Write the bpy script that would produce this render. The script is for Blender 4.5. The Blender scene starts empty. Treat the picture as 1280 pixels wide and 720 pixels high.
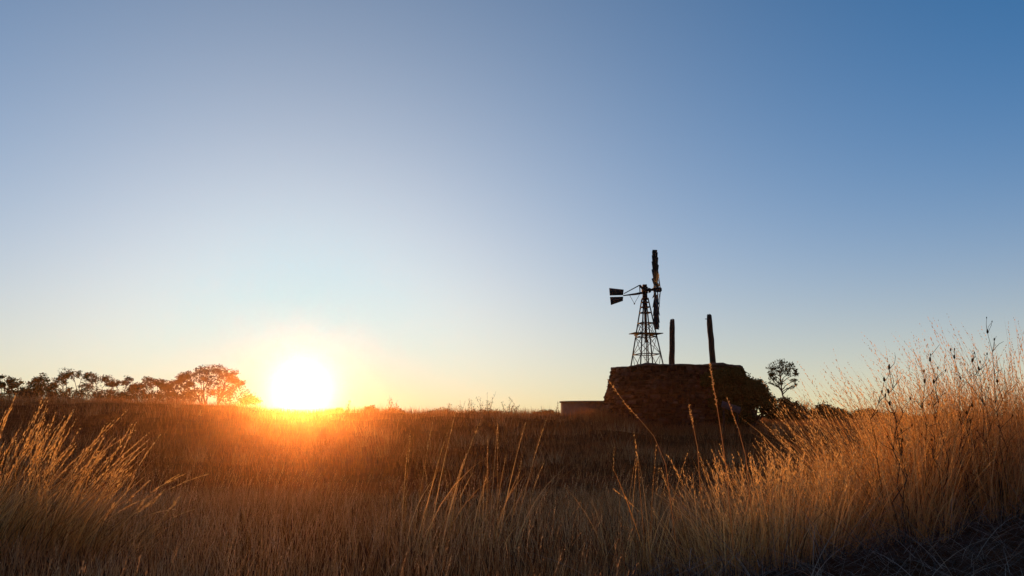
import bpy, math, random
import numpy as np
from mathutils import Vector, Matrix

random.seed(7)
rng = np.random.default_rng(11)
PI = math.pi
scene = bpy.context.scene
COL = scene.collection

# ------------------------------------------------------------------ camera
EYE = 0.8
FPX = 950.0                                   # focal length in pixels of a 1280 wide picture
PITCH = math.atan(160.0 / FPX)
cam_data = bpy.data.cameras.new('camera')
cam_data.sensor_width = 36.0
cam_data.lens = 36.0 * FPX / 1280.0
cam_data.clip_start = 0.05
cam_data.clip_end = 20000.0
cam = bpy.data.objects.new('camera', cam_data)
COL.objects.link(cam)
cam.location = (0, 0, EYE)
cam.rotation_euler = (PI / 2 + PITCH, 0, 0)
scene.camera = cam


def ray(px, py):
    """world direction seen at a point of the photograph (1280 x 720)"""
    x, z = (px - 640) / FPX, -(py - 360) / FPX
    c, s = math.cos(PITCH), math.sin(PITCH)
    return Vector((x, c - z * s, s + z * c))


def spot(px, d, py=510):
    """ground position (x, y) at distance d along the view azimuth of column px"""
    r = ray(px, py)
    return r.x / r.y * d, d


def zat(px, py, d):
    r = ray(px, py)
    return EYE + r.z / r.y * d


SUN = ray(377, 492).normalized()

# ------------------------------------------------------------------ object helpers


def tag(o, label=None, cat=None, group=None, kind=None):
    if label: o['label'] = label
    if cat: o['category'] = cat
    if group: o['group'] = group
    if kind: o['kind'] = kind
    return o


def empty(name, loc, rz=0.0):
    o = bpy.data.objects.new(name, None)
    o.empty_display_size = 0.3
    COL.objects.link(o)
    o.location = loc
    o.rotation_euler = (0, 0, rz)
    return o


class MB:
    """collects vertices and faces, builds ONE mesh object"""

    def __init__(self):
        self.v, self.f, self.t, self.n = [], [], [], 0

    def add(self, verts, faces, tone=0.5):
        verts = np.asarray(verts, dtype=np.float32).reshape(-1, 3)
        self.v.append(verts)
        for fc in faces:
            self.f.append(np.asarray(fc, dtype=np.int64) + self.n)
        tn = np.broadcast_to(np.asarray(tone, dtype=np.float32), (len(verts),))
        self.t.append(tn)
        self.n += len(verts)

    def build(self, name, mat, parent=None, smooth=False):
        V = np.concatenate(self.v)
        T = np.concatenate(self.t)
        me = bpy.data.meshes.new(name)
        me.vertices.add(len(V))
        me.vertices.foreach_set('co', V.ravel())
        loops = np.concatenate([a.ravel() for a in self.f])
        tot = np.concatenate([np.full(len(a), a.shape[1]) for a in self.f])
        start = np.concatenate([[0], np.cumsum(tot)[:-1]])
        me.loops.add(len(loops))
        me.loops.foreach_set('vertex_index', loops.astype(np.int32))
        me.polygons.add(len(tot))
        me.polygons.foreach_set('loop_start', start.astype(np.int32))
        if smooth:
            me.polygons.foreach_set('use_smooth', np.ones(len(tot), dtype=bool))
        at = me.attributes.new('tone', 'FLOAT', 'POINT')
        at.data.foreach_set('value', T.astype(np.float32))
        me.update(calc_edges=True)
        me.materials.append(mat)
        o = bpy.data.objects.new(name, me)
        COL.objects.link(o)
        if parent: o.parent = parent
        return o

    # --- solid shapes
    def tube(self, pts, radii, sides=6, tone=0.5, cap=True):
        pts = [Vector(p) for p in pts]
        ring, verts = [], []
        up = Vector((0.13, 0.21, 1)).normalized()
        for i, p in enumerate(pts):
            a, b = pts[max(0, i - 1)], pts[min(len(pts) - 1, i + 1)]
            d = (b - a).normalized()
            u = d.cross(up)
            if u.length < 0.05: u = d.cross(Vector((1, 0, 0)))
            u.normalize()
            w = d.cross(u)
            r = radii[i] if hasattr(radii, '__len__') else radii
            for k in range(sides):
                an = 2 * PI * k / sides
                verts.append(p + (u * math.cos(an) + w * math.sin(an)) * r)
        q = []
        for i in range(len(pts) - 1):
            for k in range(sides):
                k2 = (k + 1) % sides
                q.append((i * sides + k, i * sides + k2, (i + 1) * sides + k2, (i + 1) * sides + k))
        fs = [np.array(q)]
        if cap:
            fs.append(np.array([list(range(sides))[::-1]]))
            b = (len(pts) - 1) * sides
            fs.append(np.array([[b + k for k in range(sides)]]))
        self.add([tuple(v) for v in verts], fs, tone)

    def box(self, c, s, m=None, tone=0.5):
        c = Vector(c)
        vs = []
        for i in (-1, 1):
            for j in (-1, 1):
                for k in (-1, 1):
                    p = Vector((i * s[0] / 2, j * s[1] / 2, k * s[2] / 2))
                    if m is not None: p = m @ p
                    vs.append(tuple(c + p))
        f = np.array([(0, 1, 3, 2), (4, 6, 7, 5), (0, 4, 5, 1), (2, 3, 7, 6), (0, 2, 6, 4), (1, 5, 7, 3)])
        self.add(vs, [f], tone)

    def bar(self, a, b, w, h=None, tone=0.5):
        a, b = Vector(a), Vector(b)
        d = b - a
        m = d.to_track_quat('Z', 'Y').to_matrix()
        self.box((a + b) / 2, (w, h or w, d.length), m, tone)


# ------------------------------------------------------------------ materials


def new_mat(name):
    m = bpy.data.materials.new(name)
    m.use_nodes = True
    nt = m.node_tree
    nt.nodes.clear()
    return m, nt, nt.nodes.new('ShaderNodeOutputMaterial')


def N(nt, typ, **kw):
    n = nt.nodes.new(typ)
    for k, v in kw.items(): setattr(n, k, v)
    return n


def ramp(nt, fac, stops):
    r = N(nt, 'ShaderNodeValToRGB')
    el = r.color_ramp.elements
    el[0].position, el[0].color = stops[0][0], (*stops[0][1], 1)
    el[1].position, el[1].color = stops[-1][0], (*stops[-1][1], 1)
    for p, c in stops[1:-1]:
        e = el.new(p)
        e.color = (*c, 1)
    nt.links.new(fac, r.inputs[0])
    return r.outputs[0]


def leaf_mat(name, stops, trans=0.45, gloss=0.0, tmul=(1, 1, 1)):
    """thin blades or leaves: diffuse + translucent, colour from the per-blade tone"""
    m, nt, out = new_mat(name)
    a = N(nt, 'ShaderNodeAttribute', attribute_name='tone')
    c = ramp(nt, a.outputs['Fac'], stops)
    d = N(nt, 'ShaderNodeBsdfDiffuse')
    t = N(nt, 'ShaderNodeBsdfTranslucent')
    nt.links.new(c, d.inputs[0])
    mx = N(nt, 'ShaderNodeMixRGB', blend_type='MULTIPLY')
    mx.inputs[0].default_value = 1
    mx.inputs[2].default_value = (*tmul, 1)
    nt.links.new(c, mx.inputs[1])
    nt.links.new(mx.outputs[0], t.inputs[0])
    s = N(nt, 'ShaderNodeMixShader')
    s.inputs[0].default_value = trans
    nt.links.new(d.outputs[0], s.inputs[1])
    nt.links.new(t.outputs[0], s.inputs[2])
    last = s.outputs[0]
    if gloss > 0:
        g = N(nt, 'ShaderNodeBsdfGlossy')
        g.inputs['Roughness'].default_value = 0.45
        g.inputs[0].default_value = (0.8, 0.7, 0.55, 1)
        s2 = N(nt, 'ShaderNodeMixShader')
        s2.inputs[0].default_value = gloss
        nt.links.new(last, s2.inputs[1])
        nt.links.new(g.outputs[0], s2.inputs[2])
        last = s2.outputs[0]
    nt.links.new(last, out.inputs[0])
    return m


def rough_mat(name, stops, scale, rough=0.9, bump=0.3, stretch=(1, 1, 1), metal=0.0, use_tone=False):
    m, nt, out = new_mat(name)
    tc = N(nt, 'ShaderNodeTexCoord')
    mp = N(nt, 'ShaderNodeMapping')
    mp.inputs['Scale'].default_value = stretch
    nt.links.new(tc.outputs['Object'], mp.inputs[0])
    no = N(nt, 'ShaderNodeTexNoise')
    no.inputs['Scale'].default_value = scale
    no.inputs['Detail'].default_value = 8
    no.inputs['Roughness'].default_value = 0.65
    nt.links.new(mp.outputs[0], no.inputs['Vector'])
    fac = no.outputs['Fac']
    if use_tone:
        a = N(nt, 'ShaderNodeAttribute', attribute_name='tone')
        ad = N(nt, 'ShaderNodeMath', operation='ADD')
        nt.links.new(fac, ad.inputs[0])
        nt.links.new(a.outputs['Fac'], ad.inputs[1])
        su = N(nt, 'ShaderNodeMath', operation='SUBTRACT')
        nt.links.new(ad.outputs[0], su.inputs[0])
        su.inputs[1].default_value = 0.5
        fac = su.outputs[0]
    c = ramp(nt, fac, stops)
    p = N(nt, 'ShaderNodeBsdfPrincipled')
    p.inputs['Roughness'].default_value = rough
    p.inputs['Metallic'].default_value = metal
    p.inputs['Specular IOR Level'].default_value = 0.0 if rough > 0.94 else 0.2
    nt.links.new(c, p.inputs['Base Color'])
    b = N(nt, 'ShaderNodeBump')
    b.inputs['Strength'].default_value = bump
    b.inputs['Distance'].default_value = 0.05
    nt.links.new(no.outputs['Fac'], b.inputs['Height'])
    nt.links.new(b.outputs[0], p.inputs['Normal'])
    nt.links.new(p.outputs[0], out.inputs[0])
    return m


M_soil = rough_mat('red_brown_soil', [(0.3, (0.040, 0.015, 0.005)), (0.5, (0.085, 0.032, 0.011)), (0.7, (0.14, 0.058, 0.022))], 1.7, 0.95, 0.8)
M_track = rough_mat('bare_red_earth', [(0.3, (0.085, 0.030, 0.011)), (0.55, (0.15, 0.055, 0.020)), (0.75, (0.21, 0.085, 0.034))], 2.4, 0.95, 0.8)
M_field = leaf_mat('dry_field_grass', [(0.0, (0.12, 0.042, 0.013)), (0.45, (0.38, 0.165, 0.058)), (0.8, (0.58, 0.30, 0.12)), (1.0, (0.72, 0.46, 0.22))], 0.35)
M_near = leaf_mat('dry_foreground_grass', [(0.0, (0.14, 0.062, 0.024)), (0.4, (0.50, 0.245, 0.085)), (0.75, (0.74, 0.43, 0.18)), (1.0, (0.86, 0.60, 0.31))], 0.40)
M_straw = leaf_mat('straw_tussock', [(0.0, (0.12, 0.075, 0.022)), (0.25, (0.38, 0.20, 0.06)), (0.55, (0.76, 0.43, 0.15)), (1.0, (0.92, 0.66, 0.32))], 0.62, 0.04, (1, 0.9, 0.65))
M_seed = leaf_mat('pale_seed_heads', [(0.0, (0.30, 0.17, 0.05)), (0.5, (0.70, 0.46, 0.17)), (1.0, (0.92, 0.70, 0.34))], 0.6, 0.04, (1, 0.9, 0.7))
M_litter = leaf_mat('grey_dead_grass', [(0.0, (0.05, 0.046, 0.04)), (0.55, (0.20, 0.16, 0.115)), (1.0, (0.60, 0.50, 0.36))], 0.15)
M_leaf = leaf_mat('dark_tree_leaves', [(0.0, (0.018, 0.026, 0.008)), (0.5, (0.048, 0.064, 0.018)), (1.0, (0.105, 0.125, 0.040))], 0.3)
M_scrub = leaf_mat('brown_green_scrub_leaves', [(0.0, (0.030, 0.022, 0.010)), (0.5, (0.070, 0.050, 0.020)), (1.0, (0.14, 0.10, 0.045))], 0.35)
M_bark = rough_mat('dark_bark', [(0.3, (0.025, 0.018, 0.013)), (0.7, (0.08, 0.058, 0.042))], 14, 0.9, 0.5, (1, 1, 0.25))
M_post = rough_mat('weathered_timber', [(0.3, (0.018, 0.013, 0.010)), (0.7, (0.065, 0.048, 0.036))], 11, 0.9, 0.9, (1, 1, 0.12))
M_steel = rough_mat('galvanised_steel', [(0.3, (0.022, 0.021, 0.020)), (0.7, (0.055, 0.05, 0.048))], 6, 0.85, 0.1)
M_iron = rough_mat('rusty_iron', [(0.3, (0.02, 0.015, 0.012)), (0.7, (0.07, 0.045, 0.03))], 9, 0.8, 0.2)
M_stone = rough_mat('brown_sandstone', [(0.15, (0.018, 0.009, 0.006)), (0.45, (0.055, 0.026, 0.016)), (0.75, (0.115, 0.06, 0.04)), (1.0, (0.22, 0.135, 0.095))], 5, 0.95, 0.8, use_tone=True)
M_coping = rough_mat('stained_coping', [(0.3, (0.06, 0.045, 0.035)), (0.7, (0.15, 0.11, 0.085))], 6, 0.95, 0.6)
M_concrete = rough_mat('grey_concrete', [(0.3, (0.05, 0.045, 0.035)), (0.7, (0.14, 0.125, 0.10))], 3, 0.9, 0.4)
M_sheet = rough_mat('pale_metal_sheet', [(0.3, (0.055, 0.05, 0.047)), (0.7, (0.10, 0.093, 0.088))], 4, 0.8, 0.1)
M_core = rough_mat('earth_fill', [(0.3, (0.05, 0.03, 0.02)), (0.7, (0.10, 0.06, 0.04))], 3, 0.95, 0.5)

# ------------------------------------------------------------------ terrain


def sstep(a, b, x):
    t = np.clip((x - a) / (b - a), 0, 1)
    return t * t * (3 - 2 * t)


def ridge_height(u):
    """height of the low grassy rise as a function of azimuth u = x / y"""
    return np.interp(u, [-1.2, -0.62, -0.48, -0.36, -0.29, -0.20, 0.02, 0.075, 0.13, 0.155, 0.20, 0.30, 0.5],
                     [1.62, 1.50, 1.42, 1.22, 0.84, 0.86, 0.80, 0.76, 0.70, 0.56, 0.24, 0.22, 0.40])


def H(x, y):
    x = np.asarray(x, dtype=np.float64)
    y = np.asarray(y, dtype=np.float64)
    u = x / np.maximum(y, 6.0)
    r = ridge_height(u)
    s = sstep(11.5, 39, y)
    h = -0.12 + (r + 0.12) * s
    h = h - 0.25 * sstep(46, 75, y) * np.minimum(r, 1.0)
    far = sstep(150, 700, np.hypot(x, y))
    bumps = 0.035 * np.sin(0.9 * x + 1.3) * np.sin(0.7 * y + 0.5) + 0.03 * np.sin(0.37 * x - 0.55 * y) + 0.02 * np.sin(2.1 * x + 0.8 * y)
    h = h + bumps * (1 + s)
    h = h + 0.22 * sstep(1.6, 5.5, x) * (1 - sstep(9, 14, y))
    h = h * (1 - far)
    return h


def Hs(x, y):
    return float(H(x, y))


def spaced(a, b, n, power):
    t = np.linspace(-1, 1, n)
    return np.sign(t) * np.abs(t) ** power * b


gx = spaced(0, 6000, 241, 4.2)
t = np.linspace(0, 1, 260)
gy = -40 + 40 * np.linspace(0, 1, 20)[:-1]
gy = np.concatenate([[-3000, -800, -200], gy, np.linspace(0, 70, 180), 70 + (t[1:100] ** 3) / (t[99] ** 3) * 6000])
X, Y = np.meshgrid(gx, gy)
Z = H(X, Y)
V = np.stack([X, Y, Z], -1).reshape(-1, 3)
ny, nx = X.shape
ii = (np.arange(ny - 1)[:, None] * nx + np.arange(nx - 1)[None, :]).ravel()
gm = MB()
gm.add(V, [np.stack([ii, ii + 1, ii + nx + 1, ii + nx], 1)])
tag(gm.build('ground', M_soil, smooth=True), kind='structure')


def strip(name, mat, edge_a, edge_b, xs, lift, n=8):
    P = []
    for x in xs:
        a, b = edge_a(x), edge_b(x)
        for k in range(n + 1):
            y = a + (b - a) * k / n
            P.append((x, y, Hs(x, y) + lift))
    q = []
    for i in range(len(xs) - 1):
        for k in range(n):
            a = i * (n + 1) + k
            q.append((a, a + n + 1, a + n + 2, a + 1))
    m = MB()
    m.add(P, [np.array(q)])
    return tag(m.build(name, mat, smooth=True), kind='structure')


TRK_A = lambda x: 8.9 + 0.25 * math.sin(0.35 * x) - 0.02 * x
TRK_B = lambda x: 11.3 + 0.3 * math.sin(0.28 * x + 1) - 0.02 * x
strip('track', M_track, TRK_A, TRK_B, np.linspace(-40, 40, 161), 0.02)
strip('roadside', M_track, lambda x: -3.0, lambda x: 3.80 + 0.74 * (x - 2.3) + 0.05 * math.sin(5 * x), np.linspace(0.9, 7.5, 70), 0.03)

# ------------------------------------------------------------------ grass


def blades(mb, P, h, az, lean, curve, w, segs=3, tone=None, taper=0.75, twist=None):
    """curved tapering strips. P (n,3) bases"""
    n = len(P)
    az = np.asarray(az)
    dirx, diry = np.cos(az), np.sin(az)
    if twist is None: twist = rng.uniform(-1.2, 1.2, n)
    px, py = -np.sin(az + twist), np.cos(az + twist)
    pos = P.astype(np.float64).copy()
    step = h / segs
    rows = []
    for k in range(segs + 1):
        tt = k / segs
        wk = w * (1 - tt) ** taper * 0.5
        if k < segs:
            L = pos.copy(); R = pos.copy()
            L[:, 0] -= px * wk; L[:, 1] -= py * wk
            R[:, 0] += px * wk; R[:, 1] += py * wk
            rows += [L, R]
        else:
            rows.append(pos.copy())
        phi = lean + curve * (tt + 0.5 / segs)
        sp = np.sin(phi) * step
        pos[:, 0] += dirx * sp; pos[:, 1] += diry * sp; pos[:, 2] += np.cos(phi) * step
    V = np.stack(rows, 1)                                   # n, 2*segs+1, 3
    m = 2 * segs + 1
    base = np.arange(n)[:, None] * m
    quads = [base + np.array([[2 * k, 2 * k + 1, 2 * k + 3, 2 * k + 2]]) for k in range(segs - 1)]
    tris = base + np.array([[m - 3, m - 2, m - 1]])
    if tone is None: tone = rng.uniform(0, 1, n)
    T = np.repeat(tone, m)
    fs = ([np.concatenate(quads)] if quads else []) + [tris]
    mb.add(V.reshape(-1, 3), fs, T)


def curve_point(P, h, az, lean, curve, tt):
    """point and tangent angle at parameter tt along such a blade"""
    n = len(P)
    steps = 10
    pos = P.astype(np.float64).copy()
    for k in range(steps):
        f = np.clip(tt * steps - k, 0, 1)
        phi = lean + curve * np.minimum(tt, (k + 0.5) / steps)
        pos[:, 0] += np.cos(az) * np.sin(phi) * h / steps * f
        pos[:, 1] += np.sin(az) * np.sin(phi) * h / steps * f
        pos[:, 2] += np.cos(phi) * h / steps * f
    phi = lean + curve * tt
    tan = np.stack([np.cos(az) * np.sin(phi), np.sin(az) * np.sin(phi), np.cos(phi)], 1)
    return pos, tan


def spikelets(mb, P, h, az, lean, curve, count, t0, size, width, spread, tone=None):
    """small diamond florets along the upper part of each stalk"""
    n = len(P)
    idx = np.repeat(np.arange(n), count)
    k = np.tile(np.arange(count), n)
    tt = t0 + (1 - t0) * (k + rng.uniform(0, 1, n * count)) / count
    pos, tan = curve_point(P[idx], h[idx], az[idx], lean[idx], curve[idx], tt)
    a = rng.uniform(0, 2 * PI, len(idx))
    side = np.stack([np.cos(a), np.sin(a), rng.uniform(-0.2, 0.2, len(idx))], 1)
    d = tan + side * (spread * rng.uniform(0.4, 1.2, len(idx)))[:, None]
    d /= np.linalg.norm(d, axis=1)[:, None]
    w = np.cross(d, rng.normal(size=d.shape))
    w /= np.linalg.norm(w, axis=1)[:, None] + 1e-6
    prof = np.sin(np.clip((tt - t0) / (1 - t0), 0.08, 0.95) * PI) ** 0.5
    s = size * rng.uniform(0.6, 1.3, len(idx)) * prof
    A = pos
    B = pos + d * (s * 0.45)[:, None] + w * (width * 0.5)
    C = pos + d * s[:, None]
    D = pos + d * (s * 0.45)[:, None] - w * (width * 0.5)
    V = np.stack([A, B, C, D], 1)
    base = np.arange(len(idx))[:, None] * 4
    T = np.repeat(rng.uniform(0.2, 1, len(idx)) if tone is None else tone[idx], 4)
    mb.add(V.reshape(-1, 3), [base + np.array([[0, 1, 2, 3]])], T)


def patchy(x, y):
    return 0.5 + 0.25 * np.sin(0.8 * x + 1.7 * np.sin(0.5 * y)) + 0.25 * np.sin(1.1 * y + 1.3 * np.sin(0.7 * x + 2)) * np.cos(0.33 * x)


def scatter(n, y0, y1, pad=1.5, u=0.74):
    """points spread evenly over the visible wedge between two distances"""
    y = np.sqrt(rng.uniform(y0 ** 2, y1 ** 2, n))
    x = rng.uniform(-1, 1, n) * (u * y + pad)
    return x, y


def trk(x, y):
    a = 8.9 + 0.25 * np.sin(0.35 * x) - 0.02 * x
    b = 11.3 + 0.3 * np.sin(0.28 * x + 1) - 0.02 * x
    return (y > a) & (y < b)


def inside_tank(x, y):
    return (np.hypot(x - TANK[0], y - TANK[1]) < 3.45) | (np.hypot(x - TROUGH[0], y - TROUGH[1]) < 1.55)


TANK = spot(846, 33.0, 495)
TROUGH = spot(739, 36.5)


def litter_zone(x, y):
    """trodden bare corner at the foot of the big tussocks"""
    return (x > 0.6) & (y < 4.65 + 0.63 * (x - 1.1) + 0.12 * np.sin(3 * x))


# near field: individual fine blades
mb = MB()
x, y = scatter(125000, 2.6, 9.3, 1.0)
keep = (~trk(x, y)) & (~litter_zone(x, y)) & (rng.uniform(0, 1, len(x)) < 0.3 + 0.7 * patchy(x * 1.7, y * 1.7) ** 1.2)
x, y = x[keep], y[keep]
n = len(x)
P = np.stack([x, y, H(x, y)], 1)
hh = rng.uniform(0.10, 0.34, n) * (0.45 + 0.7 * patchy(x, y)) * np.interp(y, [3, 5, 8.5], [1.0, 0.95, 0.7])
blades(mb, P, hh, rng.uniform(0, 2 * PI, n), rng.uniform(0, 0.35, n), rng.uniform(0.0, 0.8, n), rng.uniform(0.0022, 0.0045, n), 3,
       np.clip(rng.normal(0.50, 0.28, n) + 0.3 * (patchy(x * 2, y * 2) - 0.5), 0, 1))
tag(mb.build('grass', M_near), kind='stuff')

# near field: seed stalks that stand a little above the blades
mb = MB()
x, y = scatter(2600, 3.0, 9.3, 1.0)
keep = (~trk(x, y)) & (~litter_zone(x, y))
x, y = x[keep], y[keep]
n = len(x)
P = np.stack([x, y, H(x, y)], 1)
hh = rng.uniform(0.22, 0.46, n) * (0.7 + 0.4 * patchy(x, y))
az = rng.normal(0.2, 1.0, n)
lean = rng.uniform(0.0, 0.3, n)
cur = rng.uniform(0, 0.5, n)
blades(mb, P, hh, az, lean, cur, rng.uniform(0.002, 0.0032, n), 3, rng.uniform(0.4, 0.9, n))
spikelets(mb, P, hh, az, lean, cur, 9, 0.66, 0.020, 0.0035, 0.35, rng.uniform(0.55, 1, n))
tag(mb.build('grass', M_near), kind='stuff')

# sparse short grass on the track
mb = MB()
x, y = scatter(9000, 8.4, 11.8, 1.0)
n = len(x)
P = np.stack([x, y, H(x, y)], 1)
blades(mb, P, rng.uniform(0.05, 0.22, n), rng.uniform(0, 2 * PI, n), rng.uniform(0, 0.5, n), rng.uniform(0, 0.8, n), rng.uniform(0.004, 0.007, n), 2,
       np.clip(rng.normal(0.35, 0.2, n), 0, 1))
tag(mb.build('grass', M_field), kind='stuff')

# middle field and the rise
mb = MB()
x, y = scatter(150000, 10.9, 47, 2.0)
x2, y2 = scatter(70000, 10.9, 20, 2.0)
x, y = np.concatenate([x, x2]), np.concatenate([y, y2])
keep = (~trk(x, y)) & (~inside_tank(x, y)) & (rng.uniform(0, 1, len(x)) < 0.2 + 0.8 * patchy(x * 0.7, y * 0.7) ** 1.2)
x, y = x[keep], y[keep]
n = len(x)
P = np.stack([x, y, H(x, y)], 1)
hh = rng.uniform(0.12, 0.48, n) * (0.35 + 0.75 * patchy(x * 0.9 + 3, y * 0.9)) * np.interp(y, [11, 16, 24, 45], [0.5, 0.7, 0.95, 1.1])
blades(mb, P, hh, rng.uniform(0, 2 * PI, n), rng.uniform(0, 0.35, n), rng.uniform(0, 0.6, n), rng.uniform(0.0035, 0.006, n) * (0.6 + y / 22), 2,
       np.clip(rng.normal(0.34, 0.24, n) + 0.35 * (patchy(x * 0.8, y * 0.8) - 0.5), 0, 1))
tag(mb.build('grass', M_field), kind='stuff')

# scattered stronger tufts that break up the field
mb = MB()
for q0, q1, cnt, hb, wb_ in ((4.2, 9.0, 60, 0.30, 0.004), (11.5, 20, 130, 0.42, 0.007), (20, 42, 260, 0.55, 0.012)):
    tx, ty = scatter(cnt, q0, q1, 0.5)
    for cx, cy in zip(tx, ty):
        if litter_zone(cx, cy) or (cx > 0.24 * cy and cy < 10): continue
        k = int(rng.uniform(18, 60))
        rad = rng.uniform(0.05, 0.16) * (1 + cy / 25)
        bx, by = cx + rng.normal(0, rad, k), cy + rng.normal(0, rad, k)
        keep = ~inside_tank(bx, by)
        bx, by = bx[keep], by[keep]
        k = len(bx)
        if not k: continue
        hh = hb * rng.uniform(0.6, 1.25) * rng.uniform(0.5, 1.1, k)
        tn = rng.choice([0.05, 0.2, 0.6, 0.85])
        blades(mb, np.stack([bx, by, H(bx, by)], 1), hh, np.arctan2(by - cy, bx - cx) + rng.normal(0, 0.5, k), rng.uniform(0.05, 0.4, k), rng.uniform(0, 0.7, k), wb_ * rng.uniform(0.7, 1.2, k), 3,
               np.clip(rng.normal(tn, 0.14, k), 0, 1))
tag(mb.build('grass', M_field), kind='stuff')

# far plain behind the rise
mb = MB()
x, y = scatter(26000, 46, 130, 4.0)
n = len(x)
P = np.stack([x, y, H(x, y)], 1)
blades(mb, P, rng.uniform(0.25, 0.6, n), rng.uniform(0, 2 * PI, n), rng.uniform(0, 0.35, n), rng.uniform(0, 0.6, n), rng.uniform(0.03, 0.06, n), 2,
       np.clip(rng.normal(0.4, 0.2, n), 0, 1))
tag(mb.build('grass', M_field), kind='stuff')

# flattened grey grass at the foot of the big tussocks
mb = MB()
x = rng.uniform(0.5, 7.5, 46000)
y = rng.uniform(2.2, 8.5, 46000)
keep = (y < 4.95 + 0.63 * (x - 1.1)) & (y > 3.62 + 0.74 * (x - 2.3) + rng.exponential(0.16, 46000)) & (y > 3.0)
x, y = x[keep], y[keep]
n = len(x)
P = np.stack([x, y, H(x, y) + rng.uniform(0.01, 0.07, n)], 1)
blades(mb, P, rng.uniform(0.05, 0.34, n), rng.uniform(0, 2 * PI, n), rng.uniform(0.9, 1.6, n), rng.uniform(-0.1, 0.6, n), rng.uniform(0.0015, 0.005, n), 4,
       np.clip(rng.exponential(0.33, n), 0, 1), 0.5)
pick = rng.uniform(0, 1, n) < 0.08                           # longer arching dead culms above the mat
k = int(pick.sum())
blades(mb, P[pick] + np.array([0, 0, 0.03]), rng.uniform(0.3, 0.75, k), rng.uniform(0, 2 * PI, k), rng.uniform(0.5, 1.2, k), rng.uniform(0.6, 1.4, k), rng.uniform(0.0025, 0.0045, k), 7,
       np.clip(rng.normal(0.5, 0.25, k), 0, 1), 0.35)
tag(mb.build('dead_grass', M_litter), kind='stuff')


def tussock(label, px, d, height, radius, nb, ns, lean_az, lean_amt, group, heads=14, fan=0.45, tone=0.5, size=0.03, hw=0.006, spread=0.5, stem_w=0.0032):
    X0, Y0 = spot(px, d)
    Z0 = Hs(X0, Y0)
    root = empty('grass_tussock', (X0, Y0, Z0))
    tag(root, label, 'grass tussock', group)

    def base(n):
        r = radius * np.sqrt(rng.uniform(0, 1, n))
        a = rng.uniform(0, 2 * PI, n)
        bx, by = r * np.cos(a), r * np.sin(a)
        return np.stack([bx, by, H(X0 + bx, Y0 + by) - Z0], 1), a, r

    def posture(n, a, r):
        out = fan * (0.35 + r / radius) * rng.uniform(0.4, 1.2, n)
        vx = np.cos(a) * out + math.cos(lean_az) * lean_amt * rng.uniform(0.4, 1.4, n) + rng.normal(0, 0.10, n)
        vy = np.sin(a) * out + math.sin(lean_az) * lean_amt * rng.uniform(0.4, 1.4, n) + rng.normal(0, 0.10, n)
        return np.arctan2(vy, vx), np.hypot(vx, vy)

    P, a, r = base(nb)
    az, l = posture(nb, a, r)
    m = MB()
    blades(m, P, height * rng.uniform(0.25, 1.0, nb) ** 1.1, az, l * 0.55 + rng.exponential(0.08, nb), l * 0.9 + rng.exponential(0.4, nb), rng.uniform(0.003, 0.0085, nb), 5,
           np.clip(rng.normal(tone, 0.36, nb), 0, 1))
    m.build('foliage', M_straw, root)
    if ns:
        P, a, r = base(ns)
        az, l = posture(ns, a, r)
        hh = height * rng.uniform(0.62, 1.05, ns)
        m = MB()
        cur = l * 0.55 + rng.uniform(-0.05, 0.15, ns)
        blades(m, P, hh, az, l * 0.6, cur, np.full(ns, stem_w), 6, np.clip(rng.normal(tone, 0.25, ns), 0, 1), 0.35)
        spikelets(m, P, hh, az, l * 0.6, cur, heads, 0.66, size, hw, spread)
        m.build('seed_plume', M_seed, root)
    return root


GR = 'tall straw tussocks on the right'
GL = 'tall straw tussocks on the left'
GM = 'thin seed stalks standing in the middle of the field'
R_ = 0.0
L_ = PI
# left: stalks swept to the right
tussock('tall straw tussock at the left edge, its pale stalks the highest on that side', -12, 5.2, 1.05, 0.34, 300, 60, 0.0, 0.32, GL, 22, 0.32, 0.34, 0.036, 0.0085, 0.28, 0.0038)
tussock('straw tussock just right of the left edge one, stalks swept right', 48, 5.4, 0.92, 0.32, 280, 46, 0.0, 0.42, GL, 22, 0.30, 0.34, 0.036, 0.0085, 0.28, 0.0038)
tussock('straw tussock third from the left edge with long stalks swept to the right', 98, 5.3, 0.86, 0.30, 240, 36, 0.0, 0.52, GL, 22, 0.30, 0.34, 0.036, 0.0085, 0.28, 0.0038)
tussock('low straw tussock ending the left clump, its stalks bent far to the right', 150, 5.2, 0.62, 0.28, 170, 16, 0.0, 0.62, GL, 22, 0.32, 0.34, 0.036, 0.0085, 0.28, 0.0038)
# middle stalk groups
tussock('thin group of pale seed stalks standing below the sunlit skyline, left of centre', 527, 5.6, 0.98, 0.24, 16, 9, 0.1, 0.12, GM, 22, 0.20, 0.55, 0.022, 0.006, 0.22)
tussock('thin group of pale seed stalks right of centre, leaning right', 626, 5.8, 1.02, 0.14, 16, 7, 0.0, 0.20, GM, 24, 0.12, 0.55, 0.022, 0.006, 0.22)
tussock('short sparse seed stalks between the two taller stalk groups', 580, 6.2, 0.66, 0.3, 16, 6, 0.2, 0.1, GM, 16, 0.25, 0.5, 0.02, 0.005, 0.25)
tussock('loose sprig of seed stalks in front of the low stone tank', 808, 5.0, 0.84, 0.08, 25, 4, 0.2, 0.10, GM, 18, 0.22, 0.5, 0.024, 0.006, 0.4)
tussock('sparse upright seed stalks left of the orange grass bank', 776, 5.4, 0.74, 0.2, 25, 4, 0.4, 0.1, GM, 14, 0.3, 0.5, 0.02, 0.005, 0.3)
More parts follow.
